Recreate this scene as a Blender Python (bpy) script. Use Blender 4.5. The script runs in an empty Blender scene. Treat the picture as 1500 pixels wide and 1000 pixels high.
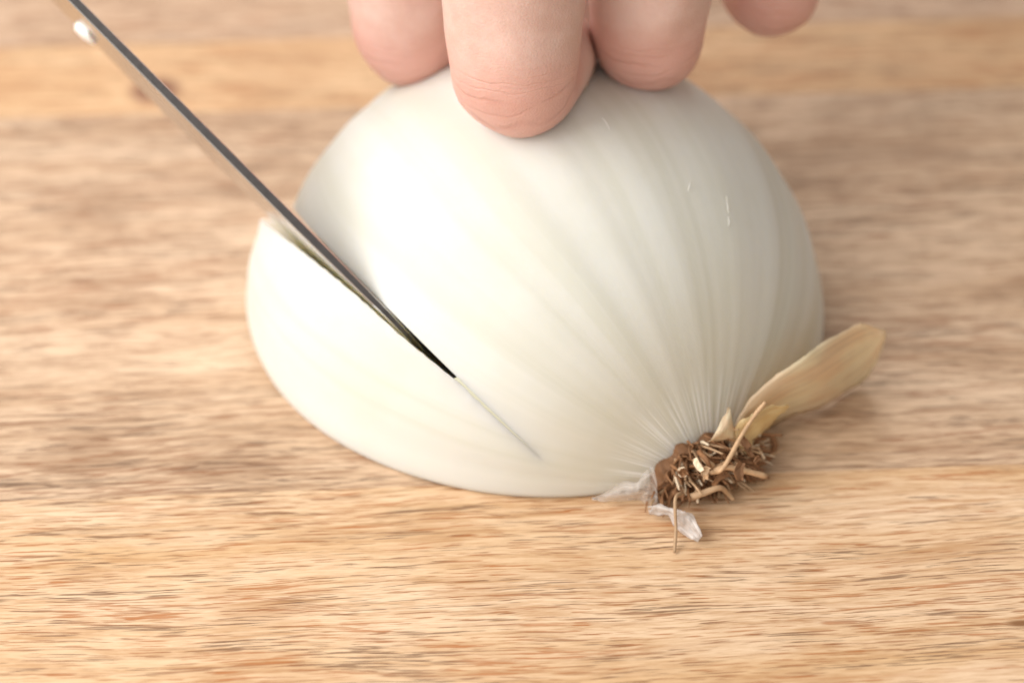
import bpy, bmesh, math, random
import numpy as np
from mathutils import Vector, Matrix, noise as mnoise

random.seed(7)
rng = np.random.default_rng(7)
S = bpy.context.scene
C = S.collection
MM = 0.001                                    # all sizes below are in millimetres
rad = math.radians

# ------------------------------------------------------------------ camera
PITCH = rad(40.0)
LENS = 100.0
PXMM = 9.0                                    # photo pixels per millimetre at the aim point
DIST = LENS * (1500.0 / PXMM) / 36.0
FWD = Vector((0, math.cos(PITCH), -math.sin(PITCH)))
UP = Vector((0, math.sin(PITCH), math.cos(PITCH)))
RT = Vector((1, 0, 0))
CAM = -FWD * DIST                             # aim point is the board at the origin
cam_d = bpy.data.cameras.new('camera')
cam = bpy.data.objects.new('camera', cam_d)
C.objects.link(cam)
S.camera = cam
cam_d.lens = LENS
cam_d.sensor_width = 36.0
cam_d.clip_start = 0.01
cam_d.clip_end = 50
cam.location = CAM * MM
cam.rotation_euler = (math.pi / 2 - PITCH, 0, 0)
FOCUS_DEPTH = DIST - 45.0
cam_d.dof.use_dof = True
cam_d.dof.focus_distance = FOCUS_DEPTH * MM
cam_d.dof.aperture_fstop = 9.5
cam_d.dof.aperture_blades = 0

# ------------------------------------------------------------------ light
W = bpy.data.worlds.new('World')
S.world = W
W.use_nodes = True
bg = W.node_tree.nodes['Background']
bg.inputs['Color'].default_value = (1.0, 0.94, 0.87, 1)
bg.inputs['Strength'].default_value = 0.45

def area(name, loc, target, size, power, col):
    d = bpy.data.lights.new(name, 'AREA')
    d.shape = 'RECTANGLE'
    d.size, d.size_y = size[0] * MM, size[1] * MM
    d.energy = power
    d.color = col
    o = bpy.data.objects.new(name, d)
    C.objects.link(o)
    o.location = Vector(loc) * MM
    o.rotation_euler = (Vector(target) - Vector(loc)).to_track_quat('-Z', 'Y').to_euler()
    return o

WARM = (1.0, 0.975, 0.95)
area('window_light', (-450, -130, 430), (0, 0, 20), (560, 560), 4.9, WARM)
area('front_fill_light', (-330, -580, 400), (0, -20, 10), (560, 560), 2.9, WARM)  # added fill lamp, brightens the onion's lower front and the slit
area('back_fill_light', (-60, 560, 420), (0, 120, 0), (520, 420), 2.1, WARM)  # added fill lamp, lifts the back of the board

S.view_settings.view_transform = 'Standard'
S.view_settings.look = 'None'
S.view_settings.exposure = 0.0
S.view_settings.gamma = 1.0
S.render.film_transparent = False
S.cycles.use_denoising = True

# ------------------------------------------------------------------ pixel helpers (photo pixels, 1500 x 1000)
def ray(px, py):
    u = (px - 750) / 1500 * 36 / LENS
    v = -(py - 500) / 1500 * 36 / LENS
    return FWD + RT * u + UP * v
def Pz(px, py, z=0.0):
    r = ray(px, py)
    return CAM + r * ((z - CAM.z) / r.z)
def Pd(px, py, depth):
    return CAM + ray(px, py) * depth
def proj(p):
    q = Vector(p) - CAM
    d = q.dot(FWD)
    return 750 + q.dot(RT) / d * LENS / 36 * 1500, 500 - q.dot(UP) / d * LENS / 36 * 1500, d

# ------------------------------------------------------------------ object helpers
def link(name, me, mats, parent=None):
    o = bpy.data.objects.new(name, me)
    C.objects.link(o)
    for m in (mats if isinstance(mats, (list, tuple)) else [mats]):
        if m and m.name not in [x.name for x in me.materials if x]:
            me.materials.append(m)
    if parent:
        o.parent = parent
        o.matrix_parent_inverse = Matrix.Translation(-parent.location)
    return o
def mesh(name, verts, faces, smooth=True, uvs=None):
    me = bpy.data.meshes.new(name)
    me.from_pydata([tuple(Vector(v) * MM) for v in verts], [], faces)
    me.polygons.foreach_set('use_smooth', [smooth] * len(me.polygons))
    if uvs is not None:
        ul = me.uv_layers.new(name='UVMap')
        for l in me.loops:
            ul.data[l.index].uv = uvs[l.vertex_index]
    me.update()
    return me
def empty(name, loc, label, cat, group=None):
    o = bpy.data.objects.new(name, None)
    C.objects.link(o)
    o.location = Vector(loc) * MM
    o.empty_display_size = 0.01
    o['label'] = label
    o['category'] = cat
    if group:
        o['group'] = group
    return o
def catmull(pts, n):
    """smooth curve through pts (any-dimensional), n samples per span"""
    P = np.array(pts, float)
    P = np.vstack([2 * P[0] - P[1], P, 2 * P[-1] - P[-2]])
    out = []
    for i in range(1, len(P) - 2):
        for k in range(n):
            t = k / n
            a, b, c, d = P[i - 1], P[i], P[i + 1], P[i + 2]
            out.append(0.5 * ((2 * b) + (-a + c) * t + (2 * a - 5 * b + 4 * c - d) * t * t + (-a + 3 * b - 3 * c + d) * t ** 3))
    out.append(P[-2])
    return np.array(out)
def tube(path, radii, seg=8, flat=1.0, up=None, cap=True):
    """sweep a circle (or an ellipse: flat) along a path; returns verts, faces, uvs"""
    path = [Vector(p) for p in path]
    n = len(path)
    T = [(path[min(i + 1, n - 1)] - path[max(i - 1, 0)]).normalized() for i in range(n)]
    a = up if up else (Vector((0, 0, 1)) if abs(T[0].z) < 0.9 else Vector((1, 0, 0)))
    N = (a - T[0] * a.dot(T[0])).normalized()
    V, F, U = [], [], []
    L = 0.0
    for i in range(n):
        if i:
            N = (N - T[i] * N.dot(T[i])).normalized()
            L += (path[i] - path[i - 1]).length
        B = T[i].cross(N)
        for k in range(seg):
            t = 2 * math.pi * k / seg
            V.append(path[i] + (N * math.cos(t) * flat + B * math.sin(t)) * radii[i])
            U.append((k / seg, L))
    for i in range(n - 1):
        for k in range(seg):
            k2 = (k + 1) % seg
            F.append((i * seg + k, i * seg + k2, (i + 1) * seg + k2, (i + 1) * seg + k))
    if cap:
        F.append(tuple(range(seg))[::-1])
        F.append(tuple(range((n - 1) * seg, n * seg)))
    return V, F, U

# ------------------------------------------------------------------ node helpers
class NT:
    def __init__(self, name):
        self.m = bpy.data.materials.new(name)
        self.m.use_nodes = True
        self.t = self.m.node_tree
        self.b = self.t.nodes['Principled BSDF']
        self.out = self.t.nodes['Material Output']
    def n(self, kind, **kw):
        nd = self.t.nodes.new(kind)
        for k, v in kw.items():
            setattr(nd, k, v)
        return nd
    def l(self, a, b):
        self.t.links.new(a, b)
    def coord(self, which='Object'):
        return self.n('ShaderNodeTexCoord').outputs[which]
    def map(self, vec, scale=(1, 1, 1), loc=(0, 0, 0), rot=(0, 0, 0)):
        m = self.n('ShaderNodeMapping')
        m.inputs['Scale'].default_value = scale
        m.inputs['Location'].default_value = loc
        m.inputs['Rotation'].default_value = rot
        self.l(vec, m.inputs['Vector'])
        return m.outputs['Vector']
    def noise(self, vec, scale=1, detail=3, rough=0.5, dist=0.0, out='Fac'):
        x = self.n('ShaderNodeTexNoise')
        x.inputs['Scale'].default_value = scale
        x.inputs['Detail'].default_value = detail
        x.inputs['Roughness'].default_value = rough
        x.inputs['Distortion'].default_value = dist
        self.l(vec, x.inputs['Vector'])
        return x.outputs[out]
    def voro(self, vec, scale=1, feature='F1', rnd=1.0, out='Distance'):
        x = self.n('ShaderNodeTexVoronoi', feature=feature)
        x.inputs['Scale'].default_value = scale
        x.inputs['Randomness'].default_value = rnd
        self.l(vec, x.inputs['Vector'])
        return x.outputs[out]
    def ramp(self, fac, stops, interp='LINEAR'):
        r = self.n('ShaderNodeValToRGB')
        r.color_ramp.interpolation = interp
        e = r.color_ramp.elements
        while len(e) < len(stops):
            e.new(0.5)
        for i, (p, c) in enumerate(stops):
            e[i].position = p
            e[i].color = (*c, 1) if isinstance(c, (tuple, list)) else (c, c, c, 1)
        self.l(fac, r.inputs['Fac'])
        return r.outputs['Color']
    def mix(self, fac, a, b, blend='MIX'):
        x = self.n('ShaderNodeMix', data_type='RGBA', blend_type=blend)
        for sock, v in ((x.inputs[0], fac), (x.inputs[6], a), (x.inputs[7], b)):
            if isinstance(v, (tuple, list)):
                sock.default_value = (*v, 1)
            elif isinstance(v, (int, float)):
                sock.default_value = v
            else:
                self.l(v, sock)
        return x.outputs[2]
    def math(self, op, a, b=0.0, c=0.0, clamp=False):
        x = self.n('ShaderNodeMath', operation=op, use_clamp=clamp)
        for i, v in enumerate((a, b, c)):
            if isinstance(v, (int, float)):
                x.inputs[i].default_value = v
            else:
                self.l(v, x.inputs[i])
        return x.outputs[0]
    def rng(self, v, a, b, c=0.0, d=1.0, smooth=False):
        x = self.n('ShaderNodeMapRange', interpolation_type='SMOOTHSTEP' if smooth else 'LINEAR')
        self.l(v, x.inputs[0])
        for i, q in enumerate((a, b, c, d)):
            x.inputs[i + 1].default_value = q
        return x.outputs[0]
    def sep(self, vec):
        x = self.n('ShaderNodeSeparateXYZ')
        self.l(vec, x.inputs[0])
        return x.outputs
    def comb(self, *v):
        x = self.n('ShaderNodeCombineXYZ')
        for i, q in enumerate(v):
            if isinstance(q, (int, float)):
                x.inputs[i].default_value = q
            else:
                self.l(q, x.inputs[i])
        return x.outputs[0]
    def bump(self, h, strength, dist):
        x = self.n('ShaderNodeBump')
        x.inputs['Strength'].default_value = strength
        x.inputs['Distance'].default_value = dist * MM
        self.l(h, x.inputs['Height'])
        self.l(x.outputs[0], self.b.inputs['Normal'])
        return x
    def set(self, **kw):
        for k, v in kw.items():
            k = k.replace('_', ' ')
            s = self.b.inputs[k]
            if isinstance(v, (int, float)):
                s.default_value = v
            elif isinstance(v, (tuple, list)):
                s.default_value = (*v, 1) if len(v) == 3 and s.type == 'RGBA' else v
            else:
                self.l(v, s)

# ================================================================== cutting board
def wood(name, light, mid, dark, pore, seed, wave=1.0, knots=()):
    N = NT(name)
    co = N.map(N.coord('Object'), (1000, 1000, 1000))          # millimetres, x along the grain
    sh = N.n('ShaderNodeVectorMath', operation='ADD')
    N.l(co, sh.inputs[0])
    sh.inputs[1].default_value = (seed * 913.7, seed * 371.3, 0)
    p = sh.outputs[0]
    # the grain wanders sideways
    w1 = N.noise(N.map(p, (.010, .022, .02)), 1, 2)
    w2 = N.noise(N.map(p, (.045, .10, .1), (31, 7, 0)), 1, 2)
    w = N.math('ADD', N.math('MULTIPLY', N.math('SUBTRACT', w1, .5), 8 * wave), N.math('MULTIPLY', N.math('SUBTRACT', w2, .5), .6 * wave))
    x, y, z = N.sep(p)[:3]
    yw = N.math('ADD', y, w)
    q = N.comb(x, yw, z)
    band = N.noise(N.map(q, (.006, .10, .1)), 1, 3, .6)
    fibre = N.noise(N.map(q, (.075, 1.0, .3)), 1, 6, .68)
    fine = N.noise(N.map(q, (.22, 3.0, .3), (5, 3, 0)), 1, 4, .65)
    blot = N.noise(N.map(q, (.035, .085, .1), (9, 21, 0)), 1, 3, .55)
    col = N.mix(N.rng(band, .33, .68), mid, light)
    col = N.mix(N.math('MULTIPLY', N.rng(fibre, .47, .68), .70), col, dark)
    col = N.mix(N.math('MULTIPLY', N.rng(blot, .50, .68, smooth=True), .62), col, light)
    col = N.mix(N.math('MULTIPLY', N.rng(blot, .47, .32, smooth=True), .42), col, dark)
    col = N.mix(N.math('MULTIPLY', N.rng(fine, .44, .66), .38), col, dark)
    # pores: short dark dashes lying along the grain
    dens = N.rng(N.noise(N.map(q, (.012, .06, .1), (77, 40, 0)), 1, 2), .35, .65)
    po = N.noise(N.map(q, (.11, 2.6, .3), (13, 57, 0)), 1, 2, .5)
    thr = N.math('SUBTRACT', po, N.math('MULTIPLY', N.math('SUBTRACT', dens, .5), -.09))
    pm = N.rng(thr, .585, .645)
    po2 = N.noise(N.map(q, (.17, 4.2, .3), (3, 157, 0)), 1, 1, .5)
    pm2 = N.rng(N.math('ADD', po2, N.math('MULTIPLY', N.math('SUBTRACT', dens, .5), .06)), .615, .67)
    ln = N.noise(N.map(q, (.013, 1.55, .3), (71, 23, 0)), 1, 2, .5)
    pm3 = N.math('MULTIPLY', N.rng(ln, .60, .65), .22)
    pmx = N.math('MAXIMUM', pm3, N.math('MAXIMUM', N.math('MULTIPLY', pm, .8), N.math('MULTIPLY', pm2, .95)))
    hue = N.noise(N.map(q, (.05, .4, .1), (3, 9, 0)), 1, 1)
    pcol = N.mix(N.rng(hue, .40, .60), pore, tuple(c * k for c, k in zip(dark, (.95, .62, .36))))
    col = N.mix(N.math('MULTIPLY', pmx, .85), col, pcol)
    for (kx, ky, sx, sy, kc) in knots:
        d = N.n('ShaderNodeVectorMath', operation='LENGTH')
        N.l(N.map(co, (1 / sx, 1 / sy, 0), (-kx / sx, -ky / sy, 0)), d.inputs[0])
        dd = N.math('ADD', d.outputs['Value'], N.math('MULTIPLY', N.math('SUBTRACT', fibre, .5), .8))
        col = N.mix(N.rng(dd, 1.15, .35, smooth=True), col, kc)
    N.set(Base_Color=col, Roughness=N.rng(fibre, .3, .7, .50, .62), Specular_IOR_Level=.35)
    h = N.math('ADD', N.math('MULTIPLY', pmx, -1.0), N.math('MULTIPLY', fine, .3))
    N.bump(h, .5, .12)
    return N.m

YAW = rad(3.1)
ex = Vector((math.cos(YAW), math.sin(YAW), 0))
ey = Vector((-math.sin(YAW), math.cos(YAW), 0))
def strip(px, py):
    return Pz(px, py).dot(ey)
j_front = strip(750, 706)
j_back = strip(750, 150)
j_back2 = strip(750, 48)
edges = [j_front - 112, j_front, j_back, j_back2, j_back2 + 74, j_back2 + 150]
tones = [
    ((.78, .575, .39), (.67, .44, .24), (.42, .21, .08), (.13, .055, .022)),
    ((.73, .535, .37), (.56, .375, .235), (.26, .14, .07), (.10, .05, .026)),
    ((.76, .52, .30), (.66, .41, .215), (.42, .21, .09), (.2, .1, .05)),
    ((.73, .53, .38), (.59, .395, .255), (.31, .175, .095), (.15, .08, .05)),
    ((.70, .49, .325), (.60, .38, .23), (.38, .21, .115), (.15, .08, .05)),
]
board = empty('cutting_board', (0, 0, -22), 'long-grained wooden cutting board of glued strips under the cut onion', 'cutting board')
kn = Pz(228, 132)
chip = Pz(1497, 912)
for i in range(5):
    y0, y1 = edges[i] + .015, edges[i + 1] - .015
    cy = (y0 + y1) / 2
    ctr = ey * cy
    knots = []
    for P_, sx, sy, kc in ((kn, 5.5, 5.0, (.20, .075, .04)), (chip, 3.0, .9, (.24, .11, .04))):
        if y0 < P_.dot(ey) < y1:
            knots.append((P_.dot(ex), P_.dot(ey) - cy, sx, sy, kc))
    m = wood('board_wood_%d' % i, *tones[i], seed=i + 1, wave=(1.0, 1.3, 1.0, 1.2, 1.0)[i], knots=knots)
    bm = bmesh.new()
    bmesh.ops.create_cube(bm, size=1)
    for v in bm.verts:
        v.co = Vector((v.co.x * .430, v.co.y * (y1 - y0) * MM, v.co.z * .022))
    bmesh.ops.bevel(bm, geom=[e for e in bm.edges], offset=.00008, segments=1, affect='EDGES')
    me = bpy.data.meshes.new('plank')
    bm.to_mesh(me); bm.free()
    o = link('plank', me, m)
    o.location = Vector((ctr.x, ctr.y, -11)) * MM
    o.rotation_euler = (0, 0, YAW)
    o.parent = board
    o.matrix_parent_inverse = Matrix.Translation(-board.location)

# ================================================================== onion
O = Pz(806, 463)                               # middle of the half onion on the board
O.z = 0
RAD = 44.6
rt = Pz(1026, 690)
d = (rt - O); d.z = 0
d.normalize()                                  # onion axis, towards the root
nrm = Vector((-d.y, d.x, 0))                   # sideways, to the far right
Zv = Vector((0, 0, 1))
S_ROOT, S_STEM = 44.0, 46.5

def profile(t):
    """t 0 root .. 1 stem: (distance along the axis, radius)"""
    a = math.pi * t
    s = math.cos(a)
    r = max(math.sin(a), 0) ** .97
    s = s * (S_ROOT if s > 0 else S_STEM)
    r = r * RAD
    # a small neck towards the root plate and a cut-off stem
    if t < .12:
        k = (1 - t / .12)
        s += 2.6 * k ** 2
        r = r * (1 - .10 * k) + 1.5 * k
    return s, r
NT_, NP_ = 150, 220
T0, T1 = .030, .93
verts, uvs = [], []
for i in range(NT_ + 1):
    t = T0 + (T1 - T0) * i / NT_
    s, r = profile(t)
    for k in range(NP_ + 1):
        ph = math.pi * k / NP_
        rib = .10 * math.sin(ph * 47 + 2 * math.sin(ph * 7)) * math.exp(-(t / .10)) * 1.6
        big = mnoise.noise(Vector((math.cos(ph) * 1.3, math.sin(ph) * 1.3, t * 2.6))) * .55
        rr = r + rib + big * min(1, r / 20) + .10 * math.sin(ph * 23 + 1.3 * math.sin(5 * ph)) * min(1, r / 30)
        p = O + d * s + nrm * (-math.cos(ph) * rr) + Zv * (math.sin(ph) * rr + .06)
        if p.z < 1.3:                          # the lower rim is rounded under
            hv = Vector((p.x - O.x, p.y - O.y, 0)).normalized()
            p -= hv * (.75 * (1 - p.z / 1.3) ** 2)
        verts.append(p)
        uvs.append((k / NP_, t))
bm = bmesh.new()
uvl = bm.loops.layers.uv.new('UVMap')
bv = [bm.verts.new(v) for v in verts]
r1 = NP_ + 1
bf = []
for i in range(NT_):
    for k in range(NP_):
        ids = (i * r1 + k, i * r1 + k + 1, (i + 1) * r1 + k + 1, (i + 1) * r1 + k)
        f = bm.faces.new([bv[j] for j in ids])
        for lp, j in zip(f.loops, ids):
            lp[uvl].uv = uvs[j]
for i0 in (0, NT_):
    ids = [i0 * r1 + k for k in range(r1)]
    f = bm.faces.new([bv[j] for j in (ids if i0 else ids[::-1])])
    for lp in f.loops:
        lp[uvl].uv = (.5, 0.0 if i0 == 0 else 1.0)

def on_onion(px, py, rr=0.0):
    """where the photo ray meets the (round) onion"""
    r = ray(px, py).normalized()
    oc = CAM - O
    b = oc.dot(r)
    disc = b * b - (oc.dot(oc) - (RAD + rr) ** 2)
    if disc < 0:
        return CAM + r * (-b)
    return CAM + r * (-b - math.sqrt(disc))
# cut plane: it holds the image line of the knife and leans slightly over
A_px, B_px = (108, 0), (782, 660)
pa, pb = ray(*A_px), ray(*B_px)
pn = pa.cross(pb).normalized()                 # plane through the lens
if pn.x < 0:
    pn = -pn
cutpt = on_onion(700, 582)
linedir = (Pd(*B_px, 400) - Pd(*A_px, 400)).normalized()
pn = (Matrix.Rotation(rad(1.5), 3, linedir) @ pn).normalized()
strike = pn.cross(Zv).normalized()
if strike.dot(d) < 0:
    strike = -strike                           # horizontal in the plane, towards the root
dip = (-Zv + pn * pn.z).normalized()
hinge = on_onion(*B_px)
def tpar(p):
    return -(Vector(p) - hinge).dot(strike)
gap_tab = [(tpar(on_onion(px, py)), g) for px, py, g in ((782, 660, 0), (740, 620, .34), (668, 549, .52), (658, 538, .80), (600, 482, 1.55), (540, 424, 2.0), (490, 378, 2.9), (440, 330, 4.4), (395, 290, 6.6))]
gap_tab += [(gap_tab[-1][0] + 30, 8.2)]
gx, gy = [a for a, b in gap_tab], [b for a, b in gap_tab]
gx2 = np.linspace(0, gx[-1], 40)               # the slice as a whole leans out smoothly; only its lip has the notch
gy2 = np.interp(gx2, [0, gx[3], gx[-3], gx[-2], gx[-1]], [0, .45, gy[-3], gy[-2], gy[-1]])
for _ in range(6):
    gy2[1:-1] = (gy2[:-2] + gy2[1:-1] * 2 + gy2[2:]) / 4
out_h = Vector((-pn.x, -pn.y, 0)).normalized()
def gapdisp(p):
    t = tpar(p)
    if t <= 0:
        return Vector((0, 0, 0))
    ge = float(np.interp(t, gx, gy))
    gs = float(np.interp(t, gx2, gy2))
    near_cut = abs((p - cutpt).dot(pn))
    g = gs + (ge - gs) * math.exp(-(near_cut / 2.5) ** 2)
    g += .22 * mnoise.noise(Vector((t * .9, 3.1, p.z * .2))) * min(1, t / 6) * math.exp(-(near_cut / 1.2) ** 2)
    low = 1 - min(1, max(0, p.z) / 22)
    lean = 1 - .22 * low - .45 * low * math.exp(-(near_cut / 6) ** 2)
    return out_h * (g * lean / max(.3, abs(out_h.dot(pn))))
geom = bm.verts[:] + bm.edges[:] + bm.faces[:]
bmesh.ops.bisect_plane(bm, geom=geom, dist=1e-4, plane_co=cutpt, plane_no=pn)
bm.verts.ensure_lookup_table()
on = {v for v in bm.verts if abs((v.co - cutpt).dot(pn)) < 2e-3}
slit = [e for e in bm.edges if e.verts[0] in on and e.verts[1] in on and len(e.link_faces) == 2
        and min(tpar(e.verts[0].co), tpar(e.verts[1].co)) >= -.4]
bmesh.ops.split_edges(bm, edges=slit)
main_e, slice_e, slice_v = [], [], set()
for f in bm.faces:
    if (f.calc_center_median() - cutpt).dot(pn) < 0:
        slice_v.update(f.verts)
for e in bm.edges:
    if len(e.link_faces) == 1 and all(abs((v.co - cutpt).dot(pn)) < 2e-3 for v in e.verts) and min(v.co.z for v in e.verts) >= .05 and not (e.verts[0].co.z < .07 and e.verts[1].co.z < .07):
        side = (e.link_faces[0].calc_center_median() - cutpt).dot(pn)
        (slice_e if side < 0 else main_e).append(e)
# the two faces of the cut, from the slit down to the board
cols = {}
RW = 7
def column(v):
    key = v
    if key not in cols:
        p = v.co.copy()
        L = max(0.0, (p.z - .06)) / (-dip.z)
        col = [v]
        for k in range(1, RW + 1):
            col.append(bm.verts.new(p + dip * (L * k / RW)) if L > .02 else v)
        cols[key] = col
        if v in slice_v and v in slice_only:
            for w in col[1:]:
                if w is not v:
                    slice_v.add(w)
    return cols[key]
main_v = set()
for f in bm.faces:
    if (f.calc_center_median() - cutpt).dot(pn) >= 0:
        main_v.update(f.verts)
slice_only = slice_v - main_v
walls = []
for es in (main_e, slice_e):
    for e in es:
        a, b = column(e.verts[0]), column(e.verts[1])
        for k in range(RW):
            q = []
            for v in (a[k], b[k], b[k + 1], a[k + 1]):
                if v not in q:
                    q.append(v)
            if len(q) >= 3:
                try:
                    f = bm.faces.new(q)
                    f.material_index = 1
                    walls.append(f)
                    for lp in f.loops:
                        lp[uvl].uv = (tpar(lp.vert.co), lp.vert.co.z)
                except ValueError:
                    pass
slice_only = {v for v in slice_v if v not in main_v}
for v in slice_only:
    v.co += gapdisp(v.co)
for e in main_e + slice_e:
    e.smooth = False
groove = []
for e in main_e:
    for v in e.verts:
        t = tpar(v.co)
        if 0 < t < gx[2]:
            groove.append((t, v.co.copy()))
groove.sort(key=lambda q: q[0])
groove = [q for i, q in enumerate(groove) if i == 0 or q[0] - groove[i - 1][0] > .02]
bnd = [e for e in bm.edges if len(e.link_faces) == 1]
res = bmesh.ops.triangle_fill(bm, edges=bnd, use_beauty=False, use_dissolve=False)
for g in res['geom']:
    if isinstance(g, bmesh.types.BMFace):
        g.material_index = 0
        for e in g.edges:
            e.smooth = False
bmesh.ops.recalc_face_normals(bm, faces=bm.faces[:])
for f in bm.faces:
    f.smooth = True
for v in bm.verts:
    v.co *= MM
me_bulb = bpy.data.meshes.new('bulb')
bm.to_mesh(me_bulb); bm.free()

# --- onion materials
N = NT('onion_flesh')
uv = N.coord('UV')
u, v_ = N.sep(uv)[:2]
uvw = N.comb(N.math('ADD', u, N.math('MULTIPLY', N.math('SUBTRACT', N.noise(N.map(uv, (3, 2, 1)), 1, 2), .5), .05)), v_, 0.0)
st1 = N.noise(N.map(uvw, (15, .45, 1)), 1, 1, .5)
st2 = N.noise(N.map(uvw, (42, .6, 1), (4, 0, 0)), 1, 2, .5)
st3 = N.noise(N.map(uvw, (95, 2.2, 1), (9, 0, 0)), 1, 2, .6)
cloud = N.noise(N.map(N.coord('Object'), (60, 60, 60)), 1, 3, .5)
base = N.mix(N.rng(st1, .44, .58, smooth=True), (.68, .672, .615), (.64, .63, .555))
base = N.mix(N.math('MULTIPLY', N.rng(st2, .46, .60, smooth=True), .42), base, (.71, .698, .64))
base = N.mix(N.math('MULTIPLY', N.rng(cloud, .45, .7, smooth=True), .25), base, (.60, .58, .475))
# towards the root: browner skin with pale fibres
near = N.rng(v_, .30, .07, smooth=True)
base = N.mix(N.math('MULTIPLY', near, .45), base, (.54, .475, .33))
near2 = N.rng(v_, .135, .06, smooth=True)
fib = N.math('MULTIPLY', near2, N.rng(st3, .47, .66, smooth=True))
base = N.mix(N.math('MULTIPLY', fib, .9), base, (.90, .87, .82))
near3 = N.rng(v_, .055, .032, smooth=True)
base = N.mix(N.math('MULTIPLY', near3, .7), base, (.55, .37, .20))
N.set(Base_Color=base, Roughness=.55, Specular_IOR_Level=.22, Subsurface_Weight=.55,
      Subsurface_Radius=(1.0, .88, .62), Subsurface_Scale=.007)
bumpn = N.noise(N.map(N.coord('Object'), (420, 420, 420)), 1, 3, .6)
h = N.math('ADD', N.math('MULTIPLY', bumpn, .35), N.math('ADD', N.math('MULTIPLY', st2, .35), N.math('MULTIPLY', N.math('MULTIPLY', st3, near2), 1.6)))
N.bump(h, .35, .35)
flesh = N.m
N = NT('onion_cut_flesh')
uv = N.coord('UV')
lay = N.noise(N.map(uv, (.12, .5, 1)), 1, 2)
N.set(Base_Color=N.mix(N.rng(lay, .4, .6), (.78, .77, .69), (.73, .72, .62)), Roughness=.3,
      Subsurface_Weight=.95, Subsurface_Radius=(1, .92, .7), Subsurface_Scale=.012)
cutm = N.m

onion = empty('onion', (O.x, O.y, 0), 'peeled white half onion lying cut side down on the board, sliced towards its brown root', 'onion')
bulb = link('bulb', me_bulb, [flesh, cutm], onion)
# the last stretch of the cut is only a shallow groove: its pale floor
V, F = [], []
for i, (t, p) in enumerate(groove):
    q = p + dip * .03
    V += [q, q + gapdisp(p)]
    if i:
        F.append((2 * i - 2, 2 * i - 1, 2 * i + 1, 2 * i))
N = NT('groove_flesh')
N.set(Base_Color=(.70, .68, .50), Roughness=.4)
link('cut_floor', mesh('cut_floor', V, F, False), N.m, bulb)

# --- root plate, rootlets, skin
def simple(name, col, rough=.7, sss=0.0, var=.25, scale=900, trans=0.0):
    N = NT(name)
    oi = N.n('ShaderNodeObjectInfo').outputs['Random']
    no = N.noise(N.map(N.coord('Object'), (scale, scale, scale)), 1, 3, .6)
    c = N.mix(N.rng(no, .3, .7), tuple(x * (1 - var) for x in col), tuple(min(1, x * (1 + var)) for x in col))
    c = N.mix(N.math('MULTIPLY', oi, .55), c, tuple(x * .42 for x in col))
    N.set(Base_Color=c, Roughness=rough)
    N.bump(no, .6, .2)
    return N.m
root_brown = simple('root_brown', (.27, .125, .05), .75)
root_tan = simple('root_tan', (.60, .39, .22), .65, var=.18)
root_pale = simple('root_pale', (.86, .70, .50), .6, var=.1)

sR, rR = profile(T0)
plate_c = O + d * (sR + .2)
plate_c.z = 0
V, F = [], []
nr, ns = 24, 110
for i in range(nr + 1):
    q = i / nr
    for k in range(ns + 1):
        ph = math.pi * k / ns
        jag = mnoise.noise(Vector((math.cos(ph) * 3, math.sin(ph) * 3, q * 3.0)))
        rr = q * (8.6 + 1.8 * jag) * (1.0 if q > 0 else 0)
        hgt = 4.0 * (1 - q ** 2) + 1.3 * mnoise.noise(Vector((q * 9, ph * 8, 2.0))) + .7 * mnoise.noise(Vector((q * 22, ph * 20, 5.0)))- (2.6 if q > .95 else 0)
        V.append(plate_c + d * hgt + nrm * (-math.cos(ph) * rr * 1.15) + Zv * (math.sin(ph) * rr * .95 + .1))
for i in range(nr):
    for k in range(ns):
        F.append((i * (ns + 1) + k, (i + 1) * (ns + 1) + k, (i + 1) * (ns + 1) + k + 1, i * (ns + 1) + k + 1))
link('root_plate', mesh('root_plate', V, F), root_brown, onion)

def rootlet(path, r0, r1, mat, name='rootlet', seg=7, n=6):
    pts = catmull(path, n)
    m = len(pts)
    rr = []
    for i in range(m):
        t = i / (m - 1)
        rr.append((r0 + (r1 - r0) * t) * (1 + .18 * mnoise.noise(Vector((pts[i][0] * .8, pts[i][1] * .8, pts[i][2] * .8)))))
    V, F, U = tube(pts, rr, seg)
    return link(name, mesh(name, V, F), mat, onion)
# broken-off stubs all over the plate
for i in range(290):
    ph = math.acos(1 - 2 * random.random())
    q = math.sqrt(random.random()) * 8.8
    base_p = plate_c + d * (3.6 * (1 - (q / 10) ** 2) - .6) + nrm * (-math.cos(ph) * q * 1.12) + Zv * (math.sin(ph) * q * .92 + .6)
    dirv = (d * random.uniform(.2, 1.0) + nrm * (-math.cos(ph) * .7 + random.uniform(-.7, .7)) + Zv * (random.uniform(-.55, .65))).normalized()
    L = random.uniform(2.0, 5.6)
    side = dirv.cross(Vector((random.random(), random.random(), random.random()))).normalized() * random.uniform(.2, 1.2)
    p1 = base_p + dirv * L * .5 + side
    p2 = base_p + dirv * L
    for p in (p1, p2):
        p.z = max(p.z, .7)
    m = random.choices((root_brown, root_tan, root_pale), (.66, .28, .06))[0]
    rootlet([base_p, p1, p2], random.uniform(.16, .40), random.uniform(.06, .20), m, 'root_stub', 5, 4)
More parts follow.
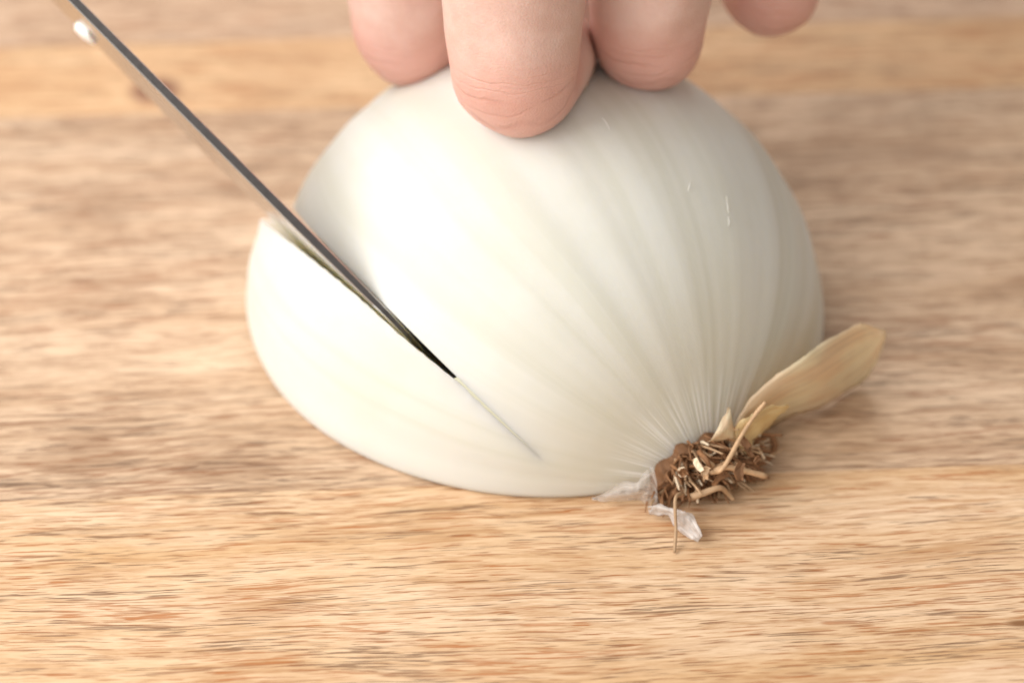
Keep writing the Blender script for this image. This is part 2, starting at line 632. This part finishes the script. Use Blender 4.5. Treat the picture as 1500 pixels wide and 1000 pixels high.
# flat pale scales among the stubs
shards = [(1020, 680, 8.5, 1.1, 2.2, .5, root_pale), (998, 691, 7.0, 1.2, 1.5, .2, root_pale)]
for i in range(14):
    a = random.uniform(0, 6.28)
    q = math.sqrt(random.random())
    shards.append((1045 + 66 * q * math.cos(a) + 14 * q * math.sin(a), 680 - 34 * q * math.cos(a) * .9 + 30 * q * math.sin(a), random.uniform(3, 9), random.uniform(.7, 1.5), random.uniform(1.2, 3.2), random.uniform(-1.5, 1.5), random.choice((root_brown, root_brown, root_tan))))
for (px, py, z, w, l, a, m) in shards:
    c = Pz(px, py, z) - FWD * random.uniform(0, 3.0)
    ax = (RT * math.cos(a) + UP * math.sin(a) + FWD * random.uniform(-.6, .6)).normalized()
    bx = (RT * -math.sin(a) + UP * math.cos(a) + FWD * random.uniform(-.6, .6)).normalized()
    V, F = [], []
    k1_, k2_ = random.uniform(-.5, .5), random.uniform(.2, .8)
    for i in range(6):
        for k in range(4):
            s, t = i / 5 - .5, k / 3 - .5
            wid = w * (1 - k2_ * abs(s + k1_ * .4) * 1.3) * random.uniform(.8, 1.15)
            p = c + ax * (t * wid + .4 * s * s * l) + bx * (s * l) - FWD * (.8 * t * t + random.uniform(-.12, .12))
            p.z = max(p.z, .4)
            V.append(p)
    for i in range(5):
        for k in range(3):
            F.append((i * 4 + k, i * 4 + k + 1, i * 4 + k + 5, i * 4 + k + 4))
    o = link('root_scale', mesh('root_scale', V, F, False), m, onion)
    sm = o.modifiers.new('thick', 'SOLIDIFY'); sm.thickness = .00016
# the long roots one can pick out
def zpath(*p):
    return [Pz(x, y, z) for x, y, z in p]
rootlet(zpath((998, 722, 5), (990, 728, 6.2), (989, 745, 5.2), (990, 775, 2.4), (988, 809, .35)), .30, .24, root_tan)
rootlet(zpath((1042, 692, 7), (1060, 684, 9), (1085, 640, 11), (1104, 610, 12.5), (1121, 589, 14)), .40, .28, root_tan)
rootlet(zpath((1046, 690, 8), (1064, 684, 8.5), (1090, 689, 7), (1122, 697, 5)), .52, .44, root_tan)
rootlet(zpath((1012, 728, 3.2), (1030, 722, 4), (1054, 714, 4.5), (1066, 722, 2.2), (1074, 731, 1.0)), .60, .30, root_tan)
rootlet(zpath((1092, 674, 4), (1112, 678, 2), (1128, 668, 1.6), (1135, 650, 2.2), (1128, 636, 3.2)), .62, .5, root_brown)
rootlet(zpath((1030, 668, 9), (1036, 676, 9.5), (1045, 682, 8.5)), .5, .4, root_tan)
rootlet(zpath((1024, 662, 9), (1034, 672, 10), (1040, 684, 9)), .5, .3, root_brown)
rootlet(zpath((985, 720, 2.5), (1000, 726, 2.5), (1016, 730, 2.0)), .6, .4, root_brown)

# papery skin: a patch between an upper and a lower edge given as (px, py, height)
def skin_patch(name, top, bot, mat, bulge=0.0, crumple=.3, nu=36, nv=14, jag=0.0, seed=0.0, thick=.07):
    T_ = catmull([tuple(Pz(*p)) for p in top], 12)
    B_ = catmull([tuple(Pz(*p)) for p in bot], 12)
    V, F, U = [], [], []
    for i in range(nu + 1):
        a = i / nu
        tp = np.array([np.interp(a, np.linspace(0, 1, len(T_)), T_[:, k]) for k in range(3)])
        bp = np.array([np.interp(a, np.linspace(0, 1, len(B_)), B_[:, k]) for k in range(3)])
        for j in range(nv + 1):
            b = j / nv
            p = Vector(tp * (1 - b) + bp * b)
            n1 = mnoise.noise(Vector((a * 5 + seed, b * 2.2, seed)))
            n2 = mnoise.noise(Vector((a * 14 + seed, b * 6, seed + 4)))
            p -= FWD * (bulge * math.sin(math.pi * b) * math.sin(math.pi * min(1, a * 1.1 + .05)) + crumple * (n1 * 1.6 + n2 * .6))
            if jag and j in (0, nv):
                p += UP * jag * (mnoise.noise(Vector((a * 6, seed + j, 1.0))) + .9 * mnoise.noise(Vector((a * 31, seed + j, 7.0))) * (.5 + mnoise.noise(Vector((a * 4, seed, j)))))
            p.z = max(p.z, .15)
            V.append(p)
            U.append((a, b))
    for i in range(nu):
        for j in range(nv):
            q = i * (nv + 1) + j
            F.append((q, q + 1, q + nv + 2, q + nv + 1))
    o = link(name, mesh(name, V, F, True, U), mat, onion)
    sm = o.modifiers.new('thick', 'SOLIDIFY')
    sm.thickness = thick * MM
    sm.offset = 0
    return o
def paper(name, c1, c2, c3, trans, rough=.45, stripes=9, alpha=1.0):
    N = NT(name)
    uv = N.coord('UV')
    a = N.noise(N.map(uv, (1.2, stripes, 1)), 1, 4, .6, .3)
    b = N.noise(N.map(uv, (3.0, 2.2, 1), (8, 3, 0)), 1, 3, .55)
    vein = N.noise(N.map(uv, (2.0, stripes * 5, 1), (1, 9, 0)), 1, 2, .6)
    c = N.mix(N.rng(b, .38, .62, smooth=True), c1, c2)
    c = N.mix(N.math('MULTIPLY', N.rng(a, .5, .68), .7), c, c3)
    c = N.mix(N.math('MULTIPLY', N.rng(vein, .50, .62), .5), c, tuple(x * .66 for x in c2))
    N.set(Base_Color=c, Roughness=rough, Specular_IOR_Level=.5)
    N.bump(vein, .4, .15)
    tr = N.n('ShaderNodeBsdfTranslucent')
    N.l(c, tr.inputs['Color'])
    ms = N.n('ShaderNodeMixShader')
    ms.inputs[0].default_value = trans
    N.l(N.b.outputs[0], ms.inputs[1]); N.l(tr.outputs[0], ms.inputs[2])
    last = ms.outputs[0]
    if alpha < 1:
        tp = N.n('ShaderNodeBsdfTransparent')
        m2 = N.n('ShaderNodeMixShader')
        N.l(N.rng(a, .35, .65, max(0, alpha - .2), min(1, alpha + .2)), m2.inputs[0])
        N.l(tp.outputs[0], m2.inputs[1]); N.l(last, m2.inputs[2])
        last = m2.outputs[0]
    N.l(last, N.out.inputs['Surface'])
    return N.m
tan_skin = paper('tan_papery_skin', (.92, .82, .61), (.88, .71, .50), (.95, .88, .71), .5)
yel_skin = paper('yellow_papery_skin', (.88, .74, .44), (.80, .62, .33), (.90, .80, .56), .45)
white_skin = paper('white_membrane', (.86, .82, .78), (.80, .75, .70), (.92, .90, .88), .40, .25, 5, .36)
white_skin2 = paper('white_membrane_thick', (.86, .82, .79), (.82, .77, .73), (.94, .92, .9), .35, .25, 4, .66)
pet = skin_patch('dry_skin_flap',
    [(1072, 628, 7), (1095, 592, 11), (1132, 556, 14), (1172, 528, 16), (1200, 508, 16), (1240, 483, 16), (1266, 474, 15.5), (1297, 482, 13)],
    [(1088, 650, 3), (1112, 628, 2.5), (1150, 612, 1.8), (1195, 600, .6), (1225, 586, .4), (1252, 566, .8), (1282, 536, 3.5), (1298, 492, 11)],
    tan_skin, bulge=2.2, crumple=.5, jag=.8, seed=1.7)
pet['label'] = 'broad dry tan skin flap sticking out to the right of the root'
o = skin_patch('small_skin_flap',
    [(1068, 640, 9), (1084, 618, 12), (1104, 604, 13), (1130, 596, 12.5), (1154, 592, 12)],
    [(1094, 668, 5), (1108, 648, 6), (1124, 628, 7), (1140, 610, 9), (1156, 595, 11)],
    yel_skin, bulge=1.4, crumple=.35, jag=.5, seed=5.2)
o = skin_patch('skin_shred',
    [(1036, 648, 9.5), (1044, 640, 11), (1052, 625, 12.5), (1062, 606, 13.5), (1068, 596, 14)],
    [(1078, 642, 9), (1076, 634, 10), (1074, 625, 11.5), (1072, 612, 13), (1070, 598, 13.8)],
    tan_skin, bulge=.8, crumple=.2, jag=.4, seed=8.2, nu=18, nv=8)
o = skin_patch('white_membrane',
    [(866, 729, .5), (888, 720, 2.2), (912, 707, 4.2), (932, 706, 4.6), (946, 690, 7.2), (955, 686, 8.0), (962, 706, 6)],
    [(868, 732, .2), (892, 734, .3), (915, 735, .4), (932, 734, .6), (946, 738, .5), (954, 740, .6), (964, 740, .8)],
    white_skin, bulge=2.0, crumple=.75, jag=.6, seed=3.3)
o = skin_patch('white_membrane_curl',
    [(949, 741, 2.0), (964, 738, 3.2), (980, 743, 4.0), (1000, 748, 4.4), (1014, 752, 4.0), (1022, 768, 3.0), (1029, 784, 2.2)],
    [(951, 752, .9), (964, 755, 1.0), (978, 753, 2.0), (986, 768, 1.4), (996, 779, 1.0), (1010, 788, .8), (1022, 794, .8)],
    white_skin2, bulge=.9, crumple=.65, jag=.4, seed=6.1)

# little shreds of dried film standing on the bulb
N = NT('film')
N.set(Base_Color=(.86, .85, .80), Roughness=.25)
film = N.m
for pts in (((1064, 286), (1066, 300), (1067, 312)), ((1067, 316), (1068, 326), (1067, 331)), ((1012, 266), (1010, 272), (1008, 280)),
            ((882, 172), (888, 180), (893, 190))):
    P_ = catmull([tuple(on_onion(x, y, .45)) for x, y in pts], 4)
    V, F, U = tube(P_, [.02 + .05 * math.sin(math.pi * (i + .3) / len(P_)) for i in range(len(P_))], 6)
    link('film_shred', mesh('film_shred', V, F), film, onion)

# ================================================================== knife
N = NT('brushed_steel')
br = N.noise(N.map(N.coord('UV'), (2.0, 160, 1)), 1, 3, .6)
N.set(Base_Color=(.62, .60, .58), Metallic=1.0, Roughness=N.rng(br, .3, .7,   .20, .32))
steel = N.m
N = NT('spine_steel')
br = N.noise(N.map(N.coord('Object'), (900, 900, 900)), 1, 4, .7)
N.set(Base_Color=(.125, .115, .112), Metallic=1.0, Roughness=N.rng(br, .3, .7, .30, .42))  # dark base colour holds the reflection of a dim room
N.bump(br, .3, .06)
spine_steel = N.m
N = NT('handle_black')
N.set(Base_Color=(.03, .028, .027), Roughness=.45)
handle_m = N.m

e_pt = on_onion(548, 440)
dep_e = (e_pt - CAM).dot(FWD) - 1.6
k0 = Pd(543, 436, dep_e)                        # where the spine reaches the onion
k1 = Pd(108, 0, dep_e - 3.0)                    # upper end of what the photo shows
sdir = (k1 - k0).normalized()                  # towards the handle
# blade hangs from the spine, almost along the view
side = ray(108, 0).cross(ray(543, 436)).normalized()
if side.x > 0:
    side = -side                               # towards the lower left
hdir = FWD - side * FWD.dot(side)
hdir = (hdir - sdir * hdir.dot(sdir)).normalized()
LEAN = rad(4.8)
hdir = (hdir * math.cos(LEAN) + side * math.sin(LEAN)).normalized()
thn = sdir.cross(hdir).normalized()            # across the blade
if thn.x > 0:
    thn = -thn
blade_len = (k1 - k0).length + 62
BH = 31.0
V, F, U = [], [], []
prof_n = 10
stations = []
for i in range(61):
    s = -16.5 + (blade_len + 16.5) * (i / 60) ** 1.3      # -: beyond the onion, down to the tip
    stations.append(s)
def spine_drop(s):
    return 0.0 if s > -3 else .055 * (-3 - s) ** 2
def edge_h(s):
    k = min(1, max(0, (s + 16.5) / 70))
    return 15.2 + (BH - 15.2) * (1 - (1 - k) ** 2.2)
rows = []
for s in stations:
    top = spine_drop(s)
    bot = edge_h(s)
    th = .76 if s > 15 else .76 * (.55 + .45 * (s + 16.5) / 31.5)
    th *= 1 - .10 * min(1, max(0, s / 60))
    row = []
    for sgn in (1, -1):
        for j in range(prof_n + 1):
            q = j / prof_n
            if sgn < 0:
                q = 1 - q
            h = top + (bot - top) * q
            w = th * (1 - q ** 1.4) + .02
            row.append(k0 + sdir * s + hdir * h + thn * (sgn * w))
    rows.append(row)
nrw = len(rows[0])
for r in rows:
    V += r
    U += [(0, 0)] * nrw
for i in range(len(rows)):
    for j in range(nrw):
        U[i * nrw + j] = (stations[i] / 60, (j if j <= prof_n else nrw - 1 - j) / prof_n)
for i in range(len(rows) - 1):
    for j in range(nrw - 1):
        F.append((i * nrw + j, i * nrw + j + 1, (i + 1) * nrw + j + 1, (i + 1) * nrw + j))
F.append(tuple(range(nrw)))
F.append(tuple(range((len(rows) - 1) * nrw, len(rows) * nrw))[::-1])
heel = k0 + sdir * blade_len
knife = empty('kitchen_knife', k0, 'steel kitchen knife with thin dark spine, its tip pushed into the onion', 'knife')
me = mesh('blade', V, F, True, U)
blade = link('blade', me, steel, knife)
# flat spine strip, a hair proud of the blade
V, F = [], []
for i, s in enumerate(stations):
    th = .76 if s > 15 else .76 * (.55 + .45 * (s + 16.5) / 31.5)
    th *= 1 - .10 * min(1, max(0, s / 60))
    c = k0 + sdir * s + hdir * (spine_drop(s))
    ch = .17
    V += [c + thn * (th + .02), c + thn * (th - ch) - hdir * .13, c - thn * (th - ch) - hdir * .13, c - thn * (th + .02)]
    if i:
        b = (i - 1) * 4
        for j in range(3):
            F.append((b + j, b + j + 1, b + j + 5, b + j + 4))
me = mesh('spine', V, F, False)
sp = link('spine', me, [spine_steel, steel], blade)
for i, p in enumerate(me.polygons):
    p.material_index = 0 if i % 3 == 1 else 1
# bolster and handle, beyond the picture
hc = hdir * (BH * .40)
V, F, U = tube([heel + hc * .75 + sdir * t for t in (-4, 0, 8, 14)], [8, 9.5, 9.8, 9.6], 20, .75, hdir)
link('bolster', mesh('bolster', V, F), steel, knife)
hp = catmull([tuple(heel + hc * .75 + sdir * t + hdir * q) for t, q in ((14, 0), (45, 2), (80, 1), (112, 3), (122, 6))], 8)
hr = np.interp(np.linspace(0, 1, len(hp)), [0, .3, .6, .85, .96, 1], [9.6, 11, 10.2, 11.2, 10, 5])
V, F, U = tube(hp, hr, 20, 1.15, hdir)
link('handle', mesh('handle', V, F), handle_m, knife)

# a glint on the blade face, modelled as a white blob
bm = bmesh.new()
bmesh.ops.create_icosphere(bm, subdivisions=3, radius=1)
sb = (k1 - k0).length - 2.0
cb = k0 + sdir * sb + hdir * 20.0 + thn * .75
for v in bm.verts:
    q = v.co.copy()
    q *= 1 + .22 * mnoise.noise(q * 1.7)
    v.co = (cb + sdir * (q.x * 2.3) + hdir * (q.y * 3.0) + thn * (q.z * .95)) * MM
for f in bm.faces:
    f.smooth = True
me = bpy.data.meshes.new('blade_glint')
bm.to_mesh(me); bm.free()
glint_m = NT('glint_white')
glint_m.set(Base_Color=(.9, .89, .86), Roughness=.3, Subsurface_Weight=.4, Subsurface_Scale=.002)  # white colour stands in for light mirrored by the steel
glint = link('blade_glint', me, glint_m.m)
glint['label'] = 'tiny white glint on the flat of the knife blade, modelled as a blob'
glint['category'] = 'onion crumb'  # no real crumb, the blob stands in for a glint on the steel

# ================================================================== hand
N = NT('skin')
uv = N.coord('UV')
ob = N.map(N.coord('Object'), (1000, 1000, 1000))
u, v_ = N.sep(uv)[:2]
mott = N.noise(N.map(ob, (.14, .14, .14)), 1, 5, .65)
fine = N.noise(N.map(ob, (1.6, 1.6, 1.6)), 1, 3, .6)
cells = N.voro(N.map(ob, (1.5, 1.5, 1.5)), 1, 'DISTANCE_TO_EDGE')
c = N.mix(N.rng(mott, .35, .65, smooth=True), (.65, .415, .34), (.715, .495, .42))
# the joint: v counts millimetres from the end joint
jn = N.math('ABSOLUTE', N.math('SUBTRACT', v_, 0.0))
jm = N.rng(jn, 10.0, 2.0, smooth=True)
c = N.mix(N.math('MULTIPLY', jm, .55), c, (.70, .335, .27))
def creases(period, wob, us, vs, off, width):
    wv = N.math('ADD', v_, N.math('MULTIPLY', N.math('SUBTRACT', N.noise(N.map(uv, (us, vs, 1), (off, off, 0)), 1, 2), .5), wob))
    a = N.math('ABSOLUTE', N.math('SINE', N.math('MULTIPLY', wv, math.pi / period)))
    return N.rng(a, width, 0.0, smooth=True)
c1 = creases(2.3, 5.0, 4.0, .15, 0, .42)
c2 = creases(1.1, 3.5, 6.0, .2, 7, .6)
patch = N.rng(N.noise(N.map(uv, (6, .35, 1), (4, 4, 0)), 1, 2), .36, .60, smooth=True)
patch2 = N.rng(N.noise(N.map(uv, (5, .3, 1), (14, 2, 0)), 1, 2), .36, .60, smooth=True)
k1_ = N.math('MULTIPLY', N.math('MULTIPLY', c1, patch), N.rng(jn, 5.5, 1.5, smooth=True))
k2_ = N.math('MULTIPLY', N.math('MULTIPLY', c2, patch2), N.rng(jn, 8.5, 2.5, smooth=True))
c = N.mix(N.math('MULTIPLY', k1_, .34), c, (.50, .20, .15))
c = N.mix(N.math('MULTIPLY', k2_, .12), c, (.55, .24, .18))
N.set(Base_Color=c, Roughness=.46, Specular_IOR_Level=.38, Subsurface_Weight=.35,
      Subsurface_Radius=(1.0, .42, .25), Subsurface_Scale=.0030)
hh = N.math('ADD', N.math('MULTIPLY', k1_, -.75), N.math('ADD', N.math('MULTIPLY', k2_, -.55), N.math('ADD', N.math('MULTIPLY', fine, .3), N.math('MULTIPLY', cells, .45))))
N.bump(hh, .6, .22)
skin = N.m
N = NT('nail')
N.set(Base_Color=(.74, .48, .40), Roughness=.25)
nail_m = N.m

HV, HF, HU = [], [], []
def add_hand(V, F, U):
    b = len(HV)
    HV.extend(V); HU.extend(U)
    HF.extend([tuple(b + i for i in f) for f in F])
nails = []
def finger(pts, radii, dip_i, wide=1.06, n=12, seg=40, lat=Vector((1, 0, 0)), nail=True):
    """pts from tip to palm relative to O; radii at the same points"""
    P_ = [np.array([*(Vector(p) + O), r]) for p, r in zip(pts, radii)]
    Q = catmull(P_, n)
    path = [Vector(q[:3]) for q in Q]
    rr = [q[3] for q in Q]
    # round the tip off
    t0 = (path[0] - path[1]).normalized()
    extra, er = [], []
    for a in (88, 75, 60, 45, 30, 15):
        extra.append(path[0] + t0 * (math.sin(rad(a)) * rr[0] * .95))
        er.append(max(.15, math.cos(rad(a)) * rr[0]))
    path = extra + path
    rr = er + rr
    up = (lat - t0 * lat.dot(t0)).normalized()
    V, F, U = tube(path, rr, seg, wide, up)
    # v measured from the end joint
    L, ls = 0, [0]
    for i in range(1, len(path)):
        L += (path[i] - path[i - 1]).length
        ls.append(L)
    z0 = ls[6 + dip_i * n]
    U = [(a, b - z0) for a, b in U]
    # slight unevenness
    V = [v + Vector((mnoise.noise(v * .13), mnoise.noise(v * .13 + Vector((9, 0, 0))), mnoise.noise(v * .13 + Vector((0, 9, 0))))) * .45 for v in V]
    add_hand(V, F, U)
# each finger hangs from its end joint, which rests on the onion where the photo shows it
def joint(px, py_low, r, touch=0.0):
    """middle of the end joint: its lower outline at (px, py_low), its skin touching the onion (or touch mm above it)"""
    py = py_low - r * 9.5
    dd = ray(px, py).normalized()
    oc = CAM - O
    b = dd.dot(oc)
    q = RAD + r * .86 + touch
    disc = b * b - (oc.dot(oc) - q * q)
    return CAM + dd * (-b - math.sqrt(max(0, disc))) - O
def curl(J, tip, tipr, ups, **kw):
    pts = [J + Vector(p) for p in tip] + [J] + [J + Vector(p[:3]) for p in ups]
    finger(pts, tipr + [p[3] for p in ups], 2, **kw)
curl(joint(756, 197, 9.0), [(5.5, 17, -7), (3.3, 9, -3.7)], [7.0, 8.2, 8.9],
     [(-.4, .8, 13, 10.0), (-.8, 4, 28, 10.0), (1, 18, 46, 10.2), (4, 34, 64, 11), (7, 52, 80, 11)])
curl(joint(602, 129, 8.4), [(4, 17, -6), (2.5, 9, -3.5)], [6.6, 7.8, 8.3],
     [(-.7, -1.2, 12, 9.0), (-1, .6, 27, 9.6), (1, 10, 46, 9.6), (4, 23, 64, 10.5), (9, 38, 82, 10.5)])
curl(joint(949, 133, 8.3), [(2, 17, -6), (1, 9, -4)], [6.6, 7.8, 8.3],
     [(0, -.8, 13, 9.3), (0, 1, 27, 9.8), (2, 13, 45, 9.7), (3, 27, 62, 10.5), (1, 43, 79, 10.5)])
curl(joint(1134, 54, 6.6, 9.0), [(-3, 13, -6), (-1.6, 7, -4)], [5.4, 6.2, 6.6],
     [(.4, -1, 10, 7.3), (.8, 1, 21, 7.9), (1.6, 9, 38, 8.2), (0, 20, 56, 9.2), (-4, 34, 76, 9.5)])
finger([(7, 41, 31), (4, 45, 41), (-4, 53, 55), (-13, 62, 71), (-18, 70, 90), (-13, 78, 110), (-4, 88, 128)],
       [7.2, 8.4, 9.0, 9.2, 10.4, 12, 13], 2)
# palm, wrist and forearm
palm = catmull([(8, 33, 110, 10), (8, 42, 120, 14), (8, 58, 137, 16), (8, 75, 155, 17), (8, 94, 174, 15.5), (9, 110, 188, 15), (14, 150, 222, 18), (24, 220, 280, 22)], 10)
Vp, Fp, Up = tube([Vector(q[:3]) + O for q in palm], [q[3] for q in palm], 40, 1.0, Vector((1, 0, 0)))
wfac = np.interp([q[1] for q in palm], [33, 44, 60, 75, 94, 110, 220], [2.4, 2.5, 2.35, 2.1, 1.75, 1.65, 1.55])
for i, q in enumerate(palm):
    cx = q[0] + O.x
    for k in range(40):
        v = Vp[i * 40 + k]
        v.x = cx + (v.x - cx) * wfac[i]
Up = [(a, 60 + b) for a, b in Up]
add_hand(Vp, Fp, Up)
hand_me = mesh('hand', HV, HF, True, HU)
hand = link('hand', hand_me, skin)
hand['label'] = 'bare hand with curled fingertips holding the onion down from above'
hand['category'] = 'hand'
